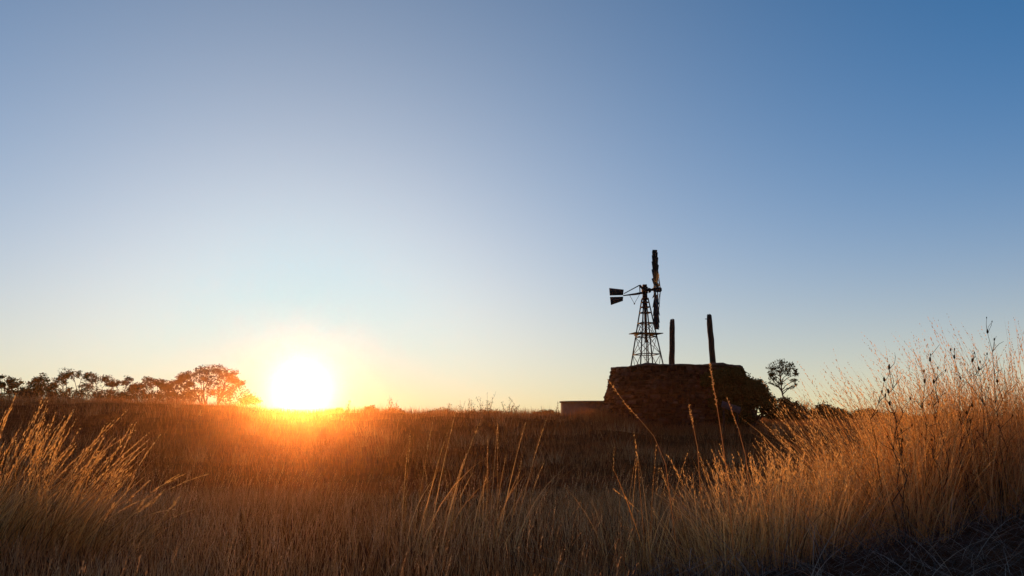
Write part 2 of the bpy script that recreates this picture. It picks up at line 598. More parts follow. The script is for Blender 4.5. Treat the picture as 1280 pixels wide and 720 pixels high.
# right bank
spec = [
    ('low tussock at the left end of the orange grass bank', 888, 5.0, 0.66, 0.22, 204, 22, 2.6, 0.10),
    ('orange tussock second from the left end of the grass bank', 938, 5.25, 0.72, 0.32, 483, 58, 2.6, 0.10),
    ('mid height orange tussock below the shrubs right of the tank', 985, 5.55, 0.70, 0.34, 558, 68, 2.2, 0.08),
    ('orange tussock in front of the rounded shrubs', 1038, 5.85, 0.82, 0.34, 595, 78, 2.2, 0.10),
    ('dense orange tussock whose stalks lean left into the sky, left of the tall bank', 1092, 6.25, 1.26, 0.36, 669, 96, PI, 0.22),
    ('glowing orange tussock in the middle of the tall bank', 1140, 6.55, 1.42, 0.38, 706, 102, PI, 0.16),
    ('tall bushy tussock right of the glowing middle one', 1195, 6.85, 1.46, 0.40, 744, 107, PI * 0.9, 0.14),
    ('highest orange tussock, its plume rising into the blue near the right edge', 1246, 7.05, 1.68, 0.38, 744, 102, PI * 0.9, 0.12),
    ('big straw tussock cut off by the right edge', 1305, 7.25, 1.68, 0.40, 744, 102, PI, 0.14),
    ('near tussock at the foot of the bank, arching over the grey dead grass', 1115, 5.90, 0.85, 0.34, 483, 39, 2.6, 0.16),
    ('near tussock at the lower right, half in shade', 1215, 6.35, 1.0, 0.36, 558, 43, 2.4, 0.16),
]
mb = MB()                                                    # loose tall grass between and behind them
n = 12000
yy = rng.uniform(4.6, 10.5, n)
uu = 0.27 + 0.6 * rng.uniform(0, 1, n) ** 0.8
xx = uu * yy
keep = (yy > 4.85 + 0.63 * (xx - 1.1)) & (rng.uniform(0, 1, n) < 0.3 + 0.7 * patchy(xx * 1.5, yy * 1.5)) & (uu > 0.27 + 0.035 * (yy - 4.6))
xx, yy, uu = xx[keep], yy[keep], uu[keep]
n = len(xx)
P = np.stack([xx, yy, H(xx, yy)], 1)
top = np.interp(uu, [0.2, 0.3, 0.40, 0.45, 0.5, 0.62, 0.86], [0.3, 0.42, 0.5, 0.64, 1.05, 1.38, 1.5])
hh = top * rng.uniform(0.4, 1.05, n) * (0.6 + 0.55 * patchy(xx * 2.2 + 1, yy * 2.2))
azz = rng.normal(2.6, 1.2, n)
ln = rng.exponential(0.2, n)
cv = rng.exponential(0.45, n)
blades(mb, P, hh, azz, ln, cv, rng.uniform(0.003, 0.0075, n), 5, np.clip(rng.normal(0.45, 0.3, n) + 0.5 * (patchy(xx * 3, yy * 3) - 0.5), 0, 1))
n2 = 5200                                                    # the tallest growth toward the right
y2 = rng.uniform(6.2, 9.0, n2)
u2 = 0.47 + 0.40 * rng.uniform(0, 1, n2) ** 0.75
x2 = u2 * y2
P2 = np.stack([x2, y2, H(x2, y2)], 1)
a2, l2, c2 = rng.normal(2.7, 1.0, n2), rng.exponential(0.14, n2), rng.exponential(0.3, n2)
h2 = np.interp(u2, [0.47, 0.6, 0.87], [0.85, 1.25, 1.5]) * rng.uniform(0.6, 1.05, n2) * (0.7 + 0.4 * patchy(x2 * 2.5, y2 * 2.5))
blades(mb, P2, h2, a2, l2, c2, rng.uniform(0.003, 0.0065, n2), 5, np.clip(rng.normal(0.45, 0.36, n2), 0, 1))
pk = rng.uniform(0, 1, n2) < 0.25
spikelets(mb, P2[pk], h2[pk], a2[pk], l2[pk], c2[pk], 14, 0.68, 0.032, 0.006, 0.45)
pick = rng.uniform(0, 1, n) < 0.2
spikelets(mb, P[pick], hh[pick], azz[pick], ln[pick], cv[pick], 12, 0.68, 0.028, 0.005, 0.5)
tag(mb.build('grass', M_straw), kind='stuff')
for lb, px, d, h, r, nb, ns, la, lm in spec:
    tussock(lb, px, d, h, r * 1.15, nb, ns, la, lm, GR, 18, 0.34 if px < 1000 else 0.48, 0.35 + 0.42 * ((px * 7) % 10) / 9, 0.034, 0.0065, 0.5)


def single_stalk(label, px, d, pts, r, heads, name='seed_stalk'):
    """one long dry grass stem through the given (px, py) picture columns at distance d"""
    X0, Y0 = spot(px, d)
    Z0 = Hs(X0, Y0)
    W = [Vector((0, 0, 0))] + [Vector((spot(a, d, b)[0] - X0, k * 0.02, zat(a, b, d) - Z0)) for k, (a, b) in enumerate(pts)]
    root = empty(name, (X0, Y0, Z0))
    tag(root, label, 'grass stalk', 'long single grass stalks')
    m = MB()
    m.tube(W, [r * (1 - 0.6 * i / (len(W) - 1)) for i in range(len(W))], 5, 0.6)
    m.build('stem', M_seed, root)
    m = MB()
    n = heads
    i0 = len(W) // 2
    Pn, Dn = [], []
    for k in range(n):
        tt = k / max(1, n - 1) * (len(W) - 1 - i0) + i0
        i = min(int(tt), len(W) - 2)
        Pn.append(W[i].lerp(W[i + 1], tt - i))
        Dn.append((W[i + 1] - W[i]).normalized())
    for p, dd in zip(Pn, Dn):
        for q in range(3):
            s = Vector((random.gauss(0, 1), random.gauss(0, 1), random.gauss(0, 1)))
            dv = (dd + s * 0.35).normalized()
            w = dv.cross(Vector((random.random(), 1, random.random()))).normalized() * 0.0026
            ln = random.uniform(0.012, 0.022)
            m.add([tuple(p), tuple(p + dv * ln * 0.45 + w), tuple(p + dv * ln), tuple(p + dv * ln * 0.45 - w)], [np.array([[0, 1, 2, 3]])], random.uniform(0.4, 1))
    m.build('seed_head', M_seed, root)


single_stalk('long pale stalk rising in front of the right timber post', 912, 4.2, [(908, 590), (904, 550), (899, 510), (895, 480), (892, 455)], 0.0032, 20)
single_stalk('bent stalk drooping to the left across the stone tank', 845, 4.4, [(832, 580), (818, 545), (800, 523), (784, 505), (763, 475)], 0.0022, 14)
single_stalk('short stiff stalk in front of the dark middle of the tank', 874, 4.6, [(872, 560), (868, 535), (863, 507)], 0.003, 10)
single_stalk('grey stalk in front of the pale metal sheet', 938, 4.4, [(932, 570), (924, 535), (912, 500)], 0.003, 10)

# ------------------------------------------------------------------ stone tank
Z_T = Hs(*TANK) - 0.15
tank = empty('stone_tank', (TANK[0], TANK[1], Z_T))
tag(tank, 'round raised stone tank with battered dry stone wall, below the windmill', 'stone tank')
TH = 2.78 - Z_T
R0, R1 = 3.50, 2.78
m = MB()
courses = 15
rr = random.Random(3)
for c in range(courses):
    za, zb = TH * c / courses, TH * (c + 1) / courses
    ang = rr.uniform(0, 1)
    while ang < 2 * PI + 0.0:
        wd = rr.choice((rr.uniform(0.035, 0.075), rr.uniform(0.06, 0.15)))
        for (z1, z2) in ([(za, zb)] if rr.random() < 0.6 else [(za, (za + zb) / 2), ((za + zb) / 2, zb)]):
            g = 0.006
            pr = rr.uniform(-0.035, 0.035)
            ra = R0 + (R1 - R0) * z1 / TH + pr + rr.uniform(-0.02, 0.02)
            rb = R0 + (R1 - R0) * z2 / TH + pr + rr.uniform(-0.02, 0.02)
            a1, a2 = ang + g, ang + wd - g
            zz1, zz2 = z1 + rr.uniform(-0.03, 0.05), z2 + rr.uniform(-0.05, 0.03)
            P = lambda r, a, z: (r * math.cos(a), r * math.sin(a), z)
            jj = lambda: rr.uniform(-0.012, 0.012)
            b = 0.04                                        # rounded outer face
            vs = [P(ra - 0.35, a1, zz1), P(ra - 0.35, a2, zz1), P(rb - 0.35, a2, zz2), P(rb - 0.35, a1, zz2),
                  P(ra - b, a1, zz1), P(ra - b, a2, zz1), P(rb - b, a2, zz2), P(rb - b, a1, zz2),
                  P(ra, a1 + 0.012 + jj() * .4, zz1 + 0.03), P(ra + jj(), a2 - 0.012 + jj() * .4, zz1 + 0.03), P(rb + jj(), a2 - 0.012, zz2 - 0.03), P(rb, a1 + 0.012, zz2 - 0.03 + jj())]
            f = np.array([(0, 1, 5, 4), (1, 2, 6, 5), (2, 3, 7, 6), (3, 0, 4, 7), (4, 5, 9, 8), (5, 6, 10, 9), (6, 7, 11, 10), (7, 4, 8, 11), (8, 9, 10, 11)])
            m.add(vs, [f], rr.uniform(0.18, 0.80))
        ang += wd
m.build('wall', M_stone, tank)
m = MB()
prof = [(R0 - 0.12, -0.1), (R1 - 0.10, TH + 0.035)]
seg = 64
vs = [(r * math.cos(2 * PI * k / seg), r * math.sin(2 * PI * k / seg), z) for r, z in prof for k in range(seg)] + [(0, 0, TH - 0.05)]
q = np.array([(k, (k + 1) % seg, seg + (k + 1) % seg, seg + k) for k in range(seg)])
tt = np.array([(seg + k, seg + (k + 1) % seg, 2 * seg) for k in range(seg)])
m.add(vs, [q, tt])
m.build('earth_core', M_core, tank)
m = MB()
seg = 96
vs = []
for k in range(seg):
    a = 2 * PI * k / seg
    dz = 0.03 * math.sin(5 * a) + 0.025 * math.sin(11 * a + 1) + rr.uniform(-0.022, 0.022)
    for r, z in ((R1 - 0.33, 0.0), (R1 + 0.02, 0.0), (R1 + 0.01, 0.075), (R1 - 0.33, 0.085)):
        vs.append((r * math.cos(a), r * math.sin(a), TH + z + (dz if z else dz * 0.2)))
q = []
for k in range(seg):
    k2 = (k + 1) % seg
    for j in range(4):
        j2 = (j + 1) % 4
        q.append((k * 4 + j, k2 * 4 + j, k2 * 4 + j2, k * 4 + j2))
m.add(vs, [np.array(q)])
m.build('coping', M_coping, tank)

# grassy skirt piled against the foot of the tank
mb = MB()
n = 9000
a = rng.uniform(PI, 2 * PI, n)
r = 3.4 + rng.exponential(0.55, n)
x, y = TANK[0] + r * np.cos(a), TANK[1] + r * np.sin(a)
P = np.stack([x, y, H(x, y)], 1)
blades(mb, P, rng.uniform(0.2, 0.55, n), rng.uniform(0, 2 * PI, n), rng.uniform(0, 0.35, n), rng.uniform(0, 0.6, n), rng.uniform(0.008, 0.013, n), 2, np.clip(rng.normal(0.35, 0.2, n), 0, 1))
tag(mb.build('grass', M_field), kind='stuff')

# low concrete trough left of the tank
ZT = Hs(*TROUGH) - 0.15
tr = empty('water_trough', (TROUGH[0], TROUGH[1], ZT))
tag(tr, 'low round grey concrete trough at the left foot of the stone tank', 'water trough')
zt = zat(739, 501, 35.2) - ZT
seg = 64


def lathe(mb, prof, seg=64, tone=0.5):
    vs = [(r * math.cos(2 * PI * k / seg), r * math.sin(2 * PI * k / seg), z) for r, z in prof for k in range(seg)]
    q = np.array([(i * seg + k, i * seg + (k + 1) % seg, (i + 1) * seg + (k + 1) % seg, (i + 1) * seg + k) for i in range(len(prof) - 1) for k in range(seg)])
    mb.add(vs, [q], tone)


m = MB()
lathe(m, [(1.46, -0.2), (1.44, zt - 0.07), (1.30, zt - 0.07), (1.30, 0.12), (0.001, 0.12)])
m.build('wall', M_concrete, tr)
m = MB()
lathe(m, [(1.30, zt - 0.068), (1.50, zt - 0.068), (1.50, zt), (1.28, zt), (1.28, zt - 0.068)])
m.build('rim', M_coping, tr)

# pale sheet leaning on the tank's right flank
sx, sy = spot(914, 28.2)
sh = empty('metal_sheet', (sx, sy, Hs(sx, sy)))
tag(sh, 'small pale metal sheet leaning on the right front of the stone tank', 'metal sheet')
m = MB()
zc = zat(914, 509, 28.2) - Hs(sx, sy)
rot = Matrix.Rotation(0.35, 3, 'Y') @ Matrix.Rotation(-0.35, 3, 'X')
for k in range(12):                                          # shallow corrugations
    xx = -0.36 + 0.06 * k + 0.03
    m.box(Vector((0, 0, zc)) + rot @ Vector((xx, 0.012 * (k % 2), 0)), (0.061, 0.012, 0.26), rot)
m.build('sheet', M_sheet, sh)
m = MB()
m.bar((-0.25, 0.25, -0.1), (-0.25, 0.05, zc), 0.06)
m.bar((0.25, 0.25, -0.1), (0.25, 0.05, zc - 0.1), 0.06)
m.build('prop', M_post, sh)

# ------------------------------------------------------------------ timber posts


def timber_post(label, px_base, py_base, px_top, py_top, d, w_px, bits):
    X0, Y0 = spot(px_base, d, py_base)
    z0 = Hs(X0, Y0)
    xb, zb = X0, zat(px_base, py_base, d)
    xt, zt = spot(px_top, d, py_top)[0], zat(px_top, py_top, d)
    dx = (xt - xb) / (zt - zb)
    X0 = xb - dx * (zb - z0)                               # foot on the ground along the lean
    root = empty('timber_post', (X0, Y0, z0 - 0.2))
    tag(root, label, 'post', 'old timber posts behind the tank')
    r = w_px / 2 * d / FPX
    Ht = zt - z0 + 0.2
    m = MB()
    pts, rad = [], []
    q = random.Random(px_base)
    nseg = 14
    for k in range(nseg + 1):
        tt = k / nseg
        pts.append((dx * Ht * tt + q.uniform(-0.012, 0.012), q.uniform(-0.012, 0.012), Ht * tt))
        rad.append(r * (1.06 - 0.14 * tt) * q.uniform(0.95, 1.05))
    rad[-1] *= 0.8
    m.tube(pts, rad, 12)
    m.build('shaft', M_post, root, smooth=False)
    m = MB()
    for tt in bits[0]:
        c = Vector((dx * Ht * tt, -r * 0.2, Ht * tt))
        m.tube([c + Vector((-r - bits[1], 0, 0.01)), c + Vector((0, 0, 0))], 0.02, 6)
    m.build('bolt', M_iron, root)
    m = MB()
    m.tube([Vector((dx * Ht, 0, Ht - 0.02)) + Vector((r * 0.55 * math.cos(k), r * 0.55 * math.sin(k), 0.04 + 0.02 * math.sin(3 * k))) for k in np.linspace(0, 2 * PI, 13)], 0.018, 5)
    m.build('wire_loop', M_iron, root)
    return root


timber_post('shorter upright dark timber post behind the tank, beside the windmill', 839.3, 458, 840.3, 400, 36.8, 7.4, ([0.97], 0.0))
timber_post('taller dark timber post leaning left, behind the right part of the tank', 891.8, 460, 886.6, 394, 36.8, 7.6, ([0.965], 0.07))

# ------------------------------------------------------------------ windmill
DW = 42.0
U = DW / FPX                                              # metres per photo pixel there
WX, WY = spot(807, DW, 400)
WZ = Hs(WX, WY)
mill = empty('windmill', (WX, WY, WZ))
tag(mill, 'black steel wind pump with edge-on fan wheel, tail vane and lattice tower', 'windmill')


def wl(px, py, dy=0.0):
    """local point of the mill seen at photo position"""
    return Vector((spot(px, DW, py)[0] - WX, dy, zat(px, py, DW) - WZ))


z_top = wl(807, 374).z
half_top, half_bot = 3.6 * U, None
slope = (17.0 - 4.0) / (460 - 378)


def half_at(z):
    py = 520 - (z + WZ - EYE) / U * 1.0
    return (4.0 + (py - 378) * slope) * U * 0.9


RZ = Matrix.Rotation(math.radians(14), 3, 'Z')            # tower turned a little to the view
corner = [(1, 1), (1, -1), (-1, -1), (-1, 1)]


def tp(i, z):
    h = half_at(z)
    return RZ @ Vector((corner[i % 4][0] * h, corner[i % 4][1] * h, 0)) + Vector((0, 0, z))


lean_x = -0.02
for i in range(4):
    m = MB()
    m.bar(tp(i, -0.2), tp(i, z_top), 0.055)
    m.build('leg', M_steel, mill)
girt_py = [490, 443, 421, 404, 391, 384, 378]
gz = [wl(807, p).z for p in girt_py]
for z in gz:
    m = MB()
    for i in range(4):
        m.bar(tp(i, z), tp(i + 1, z), 0.045 if z < gz[3] else 0.055)
    m.build('girt', M_steel, mill)
m = MB()
lv = [0.05] + gz[:4]
for a, b in zip(lv[:-1], lv[1:]):
    for i in range(4):
        m.bar(tp(i, a), tp(i + 1, b), 0.024)
        m.bar(tp(i + 1, a), tp(i, b), 0.024)
m.build('brace', M_steel, mill)
# work platform with overhanging boards
m = MB()
zp = wl(807, 417).z
hp = half_at(zp)
for k in range(-2, 3):
    m.box(RZ @ Vector((0, k * 0.2 * hp / 0.45, 0)) + Vector((0, 0, zp)), (0.84 * 2, 0.15, 0.04), RZ)
for k in (-1, 1):
    m.box(RZ @ Vector((k * 0.45, 0, 0)) + Vector((0, 0, zp - 0.055)), (0.07, 1.1, 0.06), RZ)
m.build('platform', M_post, mill)
# pump rod, pipes and ladder
m = MB()
m.tube([(0, 0, 0.9 * 0), (0, 0, z_top)], 0.028, 8)
m.tube([(0.09, 0.03, -0.1), (0.09, 0.03, wl(807, 425).z)], 0.035, 8)
m.build('pump_rod', M_iron, mill)
m = MB()
m.tube([(0, 0, wl(807, 428).z), (0, 0, z_top + 0.1)], 0.075, 10)
m.build('standpipe', M_iron, mill)
m = MB()
la = [(-0.16, 0.0), (0.02, 0.0)]
for lx, ly in la:
    m.bar((lx - 0.06, -half_at(0) * 0.8, 0), (lx, -half_at(z_top) * 0.9, z_top), 0.02)
nr = 16
for k in range(nr):
    f = (k + 0.5) / nr
    yy = -half_at(0) * 0.8 + (half_at(0) * 0.8 - half_at(z_top) * 0.9) * f
    m.bar((la[0][0] - 0.06 * (1 - f), yy, z_top * f), (la[1][0] - 0.06 * (1 - f), yy, z_top * f), 0.016)
m.build('ladder', M_steel, mill)
# head: gearbox on the mast
z_ax = wl(807, 362.5).z
m = MB()
m.box((0, 0, z_ax - 0.02), (0.30, 0.34, 0.36))
m.box((0.0, 0, z_ax + 0.22), (0.22, 0.26, 0.16))
m.tube([(0, 0, z_top - 0.02), (0, 0, z_ax - 0.15)], [0.15, 0.13], 12)
m.box((0.0, 0, z_top + 0.02), (0.36, 0.36, 0.07))
m.build('gearbox', M_iron, mill)
# the wheel faces right; yaw the whole head slightly so that its rim opens a little
YAW = math.radians(-8.4)
RH = Matrix.Rotation(YAW, 3, 'Z')


def hp_(x, y, z):
    return RH @ Vector((x, y, z)) + Vector((0, 0, z_ax))


m = MB()
x_h = 14.0 * U
m.tube([hp_(0.1, 0, 0), hp_(x_h + 0.12, 0, 0)], [0.075, 0.055], 10)
m.tube([hp_(0.2, 0, -0.03), hp_(0.34, 0, -0.02)], [0.16, 0.11], 10)
m.build('axle', M_iron, mill)
wheel_r = 50.5 * U
m = MB()
m.tube([hp_(x_h - 0.14, 0, 0), hp_(x_h + 0.26, 0, 0)], [0.13, 0.15], 14)
m.tube([hp_(x_h + 0.24, 0, 0), hp_(x_h + 0.32, 0, 0)], [0.15, 0.08], 14)
hub = m.build('wheel', M_iron, mill)
# rims and spokes
m = MB()
for r, xo in ((wheel_r * 0.96, 0.02), (wheel_r * 0.52, 0.05)):
    ringp = [hp_(x_h - 0.02 + xo, r * math.cos(a), r * math.sin(a)) for a in np.linspace(0, 2 * PI, 49)]
    m.tube(ringp, 0.022, 6, cap=False)
m.build('rim', M_steel, hub)
m = MB()
for k in range(8):
    a = 2 * PI * k / 8 + 0.2
    for xo in (-0.12, 0.24):
        m.bar(hp_(x_h + xo, 0.12 * math.cos(a), 0.12 * math.sin(a)), hp_(x_h + 0.02, wheel_r * 0.96 * math.cos(a), wheel_r * 0.96 * math.sin(a)), 0.026)
m.build('spoke', M_steel, hub)
nbl = 24
for k in range(nbl):
    a = 2 * PI * k / nbl
    e_r = Vector((0, math.cos(a), math.sin(a)))
    e_t = Vector((0, -math.sin(a), math.cos(a)))
    e_x = Vector((1, 0, 0))
    pitch = math.radians(40)
    m = MB()
    vs, rows = [], 4
    for i in range(rows + 1):
        f = i / rows
        r = wheel_r * (0.34 + 0.66 * f)
        chord = wheel_r * (0.075 + 0.105 * f)
        for j in range(4):
            s = (j / 3 - 0.5) * chord
            camber = 0.10 * chord * (1 - (2 * j / 3 - 1) ** 2)
            off = e_t * (s * math.cos(pitch) - camber * math.sin(pitch)) + e_x * (s * math.sin(pitch) + camber * math.cos(pitch))
            vs.append(tuple(hp_(x_h - 0.02, 0, 0) + RH @ (e_r * r + off)))
    q = [(i * 4 + j, i * 4 + j + 1, (i + 1) * 4 + j + 1, (i + 1) * 4 + j) for i in range(rows) for j in range(3)]
    m.add(vs, [np.array(q)])
    m.build('blade', M_steel, hub)
# tail boom and vane
m = MB()
vz = lambda px, py: wl(px, py)
m.tube([vz(806, 365.5), vz(795, 367.5), vz(779, 369.5)], [0.075, 0.065, 0.03], 8)
m.tube([vz(799.5, 356.5), vz(780, 367)], [0.03, 0.024], 6)
m.tube([vz(799.5, 356.5), vz(806, 364)], [0.06, 0.07], 6)
m.tube([vz(799.5, 356.5), vz(800, 366)], [0.03, 0.03], 6)
for a, b in (((787, 369), (793, 379.5)), ((793, 379.5), (800, 367))):
    m.tube([vz(*a), vz(*b)], 0.012, 5)
m.tube([vz(793, 379), vz(793, 380.5)], 0.035, 6)
m.build('tail_boom', M_steel, mill)
for poly in ([(761.5, 360), (779.6, 362), (779, 369.0), (762.2, 369.4)], [(762.4, 371.2), (779, 370.8), (778.6, 376.2), (763.6, 381.4)]):
    m = MB()
    fr = [vz(*p) for p in poly]
    vs = [tuple(p + Vector((0, s, 0))) for s in (-0.012, 0.012) for p in fr]
    m.add(vs, [np.array([(3, 2, 1, 0), (4, 5, 6, 7)]), np.array([(k, (k + 1) % 4, 4 + (k + 1) % 4, 4 + k) for k in range(4)])])
    m.build('tail_vane', M_steel, mill)

# ------------------------------------------------------------------ trees and shrubs


def leaf_cards(mb, C, size, rnd, tone_lo, tone_hi, flat=1.0, aspect=0.45):
    n = len(C)
    d = rnd.normal(size=(n, 3))
    d[:, 2] *= flat
    d /= np.linalg.norm(d, axis=1)[:, None] + 1e-6
    w = np.cross(d, rnd.normal(size=(n, 3)))
    w /= np.linalg.norm(w, axis=1)[:, None] + 1e-6
    s = (size * rnd.uniform(0.6, 1.4, n))[:, None]
    V = np.stack([C - d * s * 0.5, C + w * s * aspect * 0.5, C + d * s * 0.5, C - w * s * aspect * 0.5], 1)
    base = np.arange(n)[:, None] * 4
    mb.add(V.reshape(-1, 3), [base + np.array([[0, 1, 2, 3]])], np.repeat(rnd.uniform(tone_lo, tone_hi, n), 4))


def grow(rs, mb, p, d, length, r, depth, tips, spread, upb, gnarl=0.18, kids=(2, 3)):
    pts, rad = [p.copy()], [r]
    q, dd = p.copy(), d.copy()
    ns = 4
    for k in range(ns):
        dd = (dd + Vector((rs.gauss(0, gnarl), rs.gauss(0, gnarl), rs.gauss(0, gnarl) * 0.6 + upb * 0.08))).normalized()
        q = q + dd * length / ns
        pts.append(q.copy())
        rad.append(r * (1 - 0.4 * (k + 1) / ns))
    mb.tube(pts, rad, 5 if depth < 2 else 7, cap=False)
    if depth == 0:
        tips.append((q.copy(), dd.copy()))
        return
    for c in range(rs.randint(*kids)):
        a = rs.uniform(0, 2 * PI)
        side = Vector((math.cos(a), math.sin(a), 0.1))
        nd = (dd + side * spread * rs.uniform(0.6, 1.3) + Vector((0, 0, upb * 0.3))).normalized()
        st = pts[-1] if c else pts[-1]
        if rs.random() < 0.35: st = pts[-2]
        grow(rs, mb, st, nd, length * rs.uniform(0.62, 0.85), r * 0.6, depth - 1, tips, spread, upb, gnarl, kids)


def tree(label, px, d, py_top, w_px, mat, group, seed, depth=4, spread=0.75, trunk_frac=0.25, clump=0.34, per=60, leaf=0.13, flat=0.6, name='bush_tree', cat='tree', stems=3, lean=0.0, upb=0.5, sparse=0.0, kids=(2, 3), zsq=0.6, outer=0.0):
    rs = random.Random(seed)
    rn = np.random.default_rng(seed)
    X0, Y0 = spot(px, d)
    Z0 = Hs(X0, Y0)
    Ht = zat(px, py_top, d) - Z0
    Wd = w_px * d / FPX
    root = empty(name, (X0, Y0, Z0))
    tag(root, label, cat, group)
    mb = MB()
    tips = []
    for s in range(stems):
        a = rs.uniform(0, 2 * PI)
        dv = Vector((math.cos(a) * 0.35 + lean, math.sin(a) * 0.35, 1)).normalized() if stems > 1 else Vector((lean, 0, 1)).normalized()
        grow(rs, mb, Vector((math.cos(a) * 0.08 * (stems > 1), math.sin(a) * 0.08 * (stems > 1), -0.1)), dv, 1.0, 0.07, depth, tips, spread, upb, 0.16, kids)
    # fit the skeleton to the height and width seen in the photo
    allv = np.concatenate(mb.v)
    T = np.array([tuple(t[0]) for t in tips])
    hz = np.percentile(T[:, 2], 97)
    hx = np.percentile(np.abs(T[:, 0] - T[:, 0].mean()), 95)
    cs = clump * Wd / 2.6
    sz, sx = (Ht - cs * 0.5) / hz, (Wd / 2 - cs * 0.5) / hx
    S = np.array([sx, sx, sz])
    cx = T[:, 0].mean() * sx
    for i in range(len(mb.v)):
        v = mb.v[i] * S
        v[:, 0] -= (cx * np.clip(v[:, 2] / Ht, 0, 1)).astype(np.float32)
        mb.v[i] = v.astype(np.float32)
    T = T * S
    T[:, 0] -= cx * np.clip(T[:, 2] / Ht, 0, 1)
    mb.build('trunk', M_bark, root)
    lb = MB()
    for tp_ in T:
        if rs.random() < sparse: continue
        k = int(per * rs.uniform(0.5, 1.4))
        c = tp_ + rn.normal(size=(k, 3)) * np.array([cs, cs, cs * zsq]) * 0.5
        lo = rs.uniform(0, 0.55)
        leaf_cards(lb, c, leaf, rn, lo, lo + 0.45, flat)
    if outer:
        k = int(outer)
        c = T[rn.integers(0, len(T), k)] + rn.normal(size=(k, 3)) * cs
        leaf_cards(lb, c, leaf, rn, 0.1, 0.9, flat)
    lb.build('crown', mat, root)
    return root


def limb(mb, rs, a, b, r0, r1, sag=0.12, n=5, sides=5):
    """a crooked tapering limb from a to b"""
    L = (b - a).length
    pts, rad = [], []
    off = Vector((rs.gauss(0, sag), rs.gauss(0, sag), rs.uniform(0, sag))) * L
    for k in range(n + 1):
        f = k / n
        j = Vector((rs.gauss(0, 0.025), rs.gauss(0, 0.025), rs.gauss(0, 0.02))) * L * (1 if 0 < k < n else 0)
        pts.append(a.lerp(b, f) + off * math.sin(PI * f) + j)
        rad.append(r0 + (r1 - r0) * f)
    mb.tube(pts, rad, sides, cap=False)
    return pts


def lobed_tree(label, px, d, lobes, mat, group, seed, leaf=0.2, per=26, twigs=16, clump=0.35, name='bush_tree', cat='tree', trunk_r=0.09, stems=2, flat=0.6, lean=0.0, fork=0.3, forkpx=None, leader=None):
    """lobes: (px, py, half width px, half height px[, density]) of leaf masses as they stand at distance d"""
    rs, rn = random.Random(seed), np.random.default_rng(seed)
    X0, Y0 = spot(px, d)
    Z0 = Hs(X0, Y0)
    u = d / FPX
    root = empty(name, (X0, Y0, Z0))
    tag(root, label, cat, group)
    wb, lb = MB(), MB()
    cen = []
    for l in lobes:
        c = Vector((spot(l[0], d, l[1])[0] - X0, rs.uniform(-1, 1) * l[2] * u * 0.9, zat(l[0], l[1], d) - Z0))
        cen.append((c, l[2] * u, l[3] * u, l[4] if len(l) > 4 else 1.0))
    zmean = sum(c[0].z for c in cen) / len(cen)
    forks = []
    for k in range(stems):
        g = cen[int((k + 0.5) * len(cen) / stems)][0]
        fx = g.x * 0.45 if forkpx is None else spot(forkpx, d)[0] - X0
        f = Vector((fx + rs.gauss(0, 0.05), g.y * 0.4, max(0.2, zmean * fork * rs.uniform(0.8, 1.2))))
        limb(wb, rs, Vector((rs.gauss(0, 0.06) * (stems > 1), rs.gauss(0, 0.06) * (stems > 1), -0.15)), f, trunk_r, trunk_r * 0.75, 0.05, 4, 8)
        forks.append(f)
    if leader:                                               # one leader with limbs leaving along it
        tipv = Vector((spot(leader[0], d, leader[1])[0] - X0, 0.1, zat(leader[0], leader[1], d) - Z0))
        forks = [Vector(p) for p in limb(wb, rs, forks[0], tipv, trunk_r * 0.75, trunk_r * 0.2, 0.05, 6, 6)[:-1]]
    for c, rx, rz, den in cen:
        f = min(forks, key=lambda q: abs((c.z - q.z) - 0.7 * abs(c.x - q.x) - 0.35) + rs.random() * 0.25) if leader else min(forks, key=lambda q: abs(q.x - c.x) + rs.random() * 0.2)
        pts = limb(wb, rs, f, c - Vector((0, 0, rz * 0.5)), trunk_r * 0.55, trunk_r * 0.22)
        nt_ = max(3, int(twigs * den))
        cs = clump * min(rx, rz * 1.6)
        lo0 = rs.uniform(0.0, 0.35)
        for k in range(nt_):
            v = rn.normal(size=3)
            v /= np.linalg.norm(v)
            v *= rn.uniform(0.35, 1.0) ** 0.5
            t_ = c + Vector((v[0] * rx, v[1] * rx, v[2] * rz))
            limb(wb, rs, pts[-1] if rs.random() < 0.6 else pts[-2], t_, trunk_r * 0.16, trunk_r * 0.06, 0.1, 3, 4)
            m_ = max(3, int(per * rs.uniform(0.4, 1.5)))
            C = np.array(t_) + rn.normal(size=(m_, 3)) * np.array([cs, cs, cs * 0.7]) * 0.55
            lo = lo0 + rs.uniform(0, 0.25)
            leaf_cards(lb, C, leaf, rn, lo, lo + 0.4, flat)
    wb.build('trunk', M_bark, root)
    lb.build('crown', mat, root)
    return root


def umbrella(px, top, w, base, n, rs, sparse=0.0):
    """leaf masses of a flat topped thorn tree"""
    h = base - top
    out = []
    for k in range(n):
        t_ = (k + 0.5) / n * 2 - 1 + rs.uniform(-0.12, 0.12)
        out.append((px + t_ * w * 0.42, top + h * (0.14 + 0.24 * t_ * t_) + rs.uniform(-0.04, 0.12) * h, w / n * rs.uniform(0.55, 0.95), h * rs.uniform(0.09, 0.17), rs.uniform(0.6, 1.2)))
        if rs.random() > sparse:
            out.append((px + t_ * w * 0.40, top + h * rs.uniform(0.38, 0.6), w / n * rs.uniform(0.45, 0.85), h * rs.uniform(0.08, 0.15), rs.uniform(0.4, 0.9)))
        if rs.random() < 0.95:
            out.append((px + t_ * w * 0.42 + rs.uniform(-4, 4), top + h * rs.uniform(0.66, 0.9), w / n * rs.uniform(0.5, 0.9), h * rs.uniform(0.07, 0.13), rs.uniform(0.4, 0.9)))
    return out


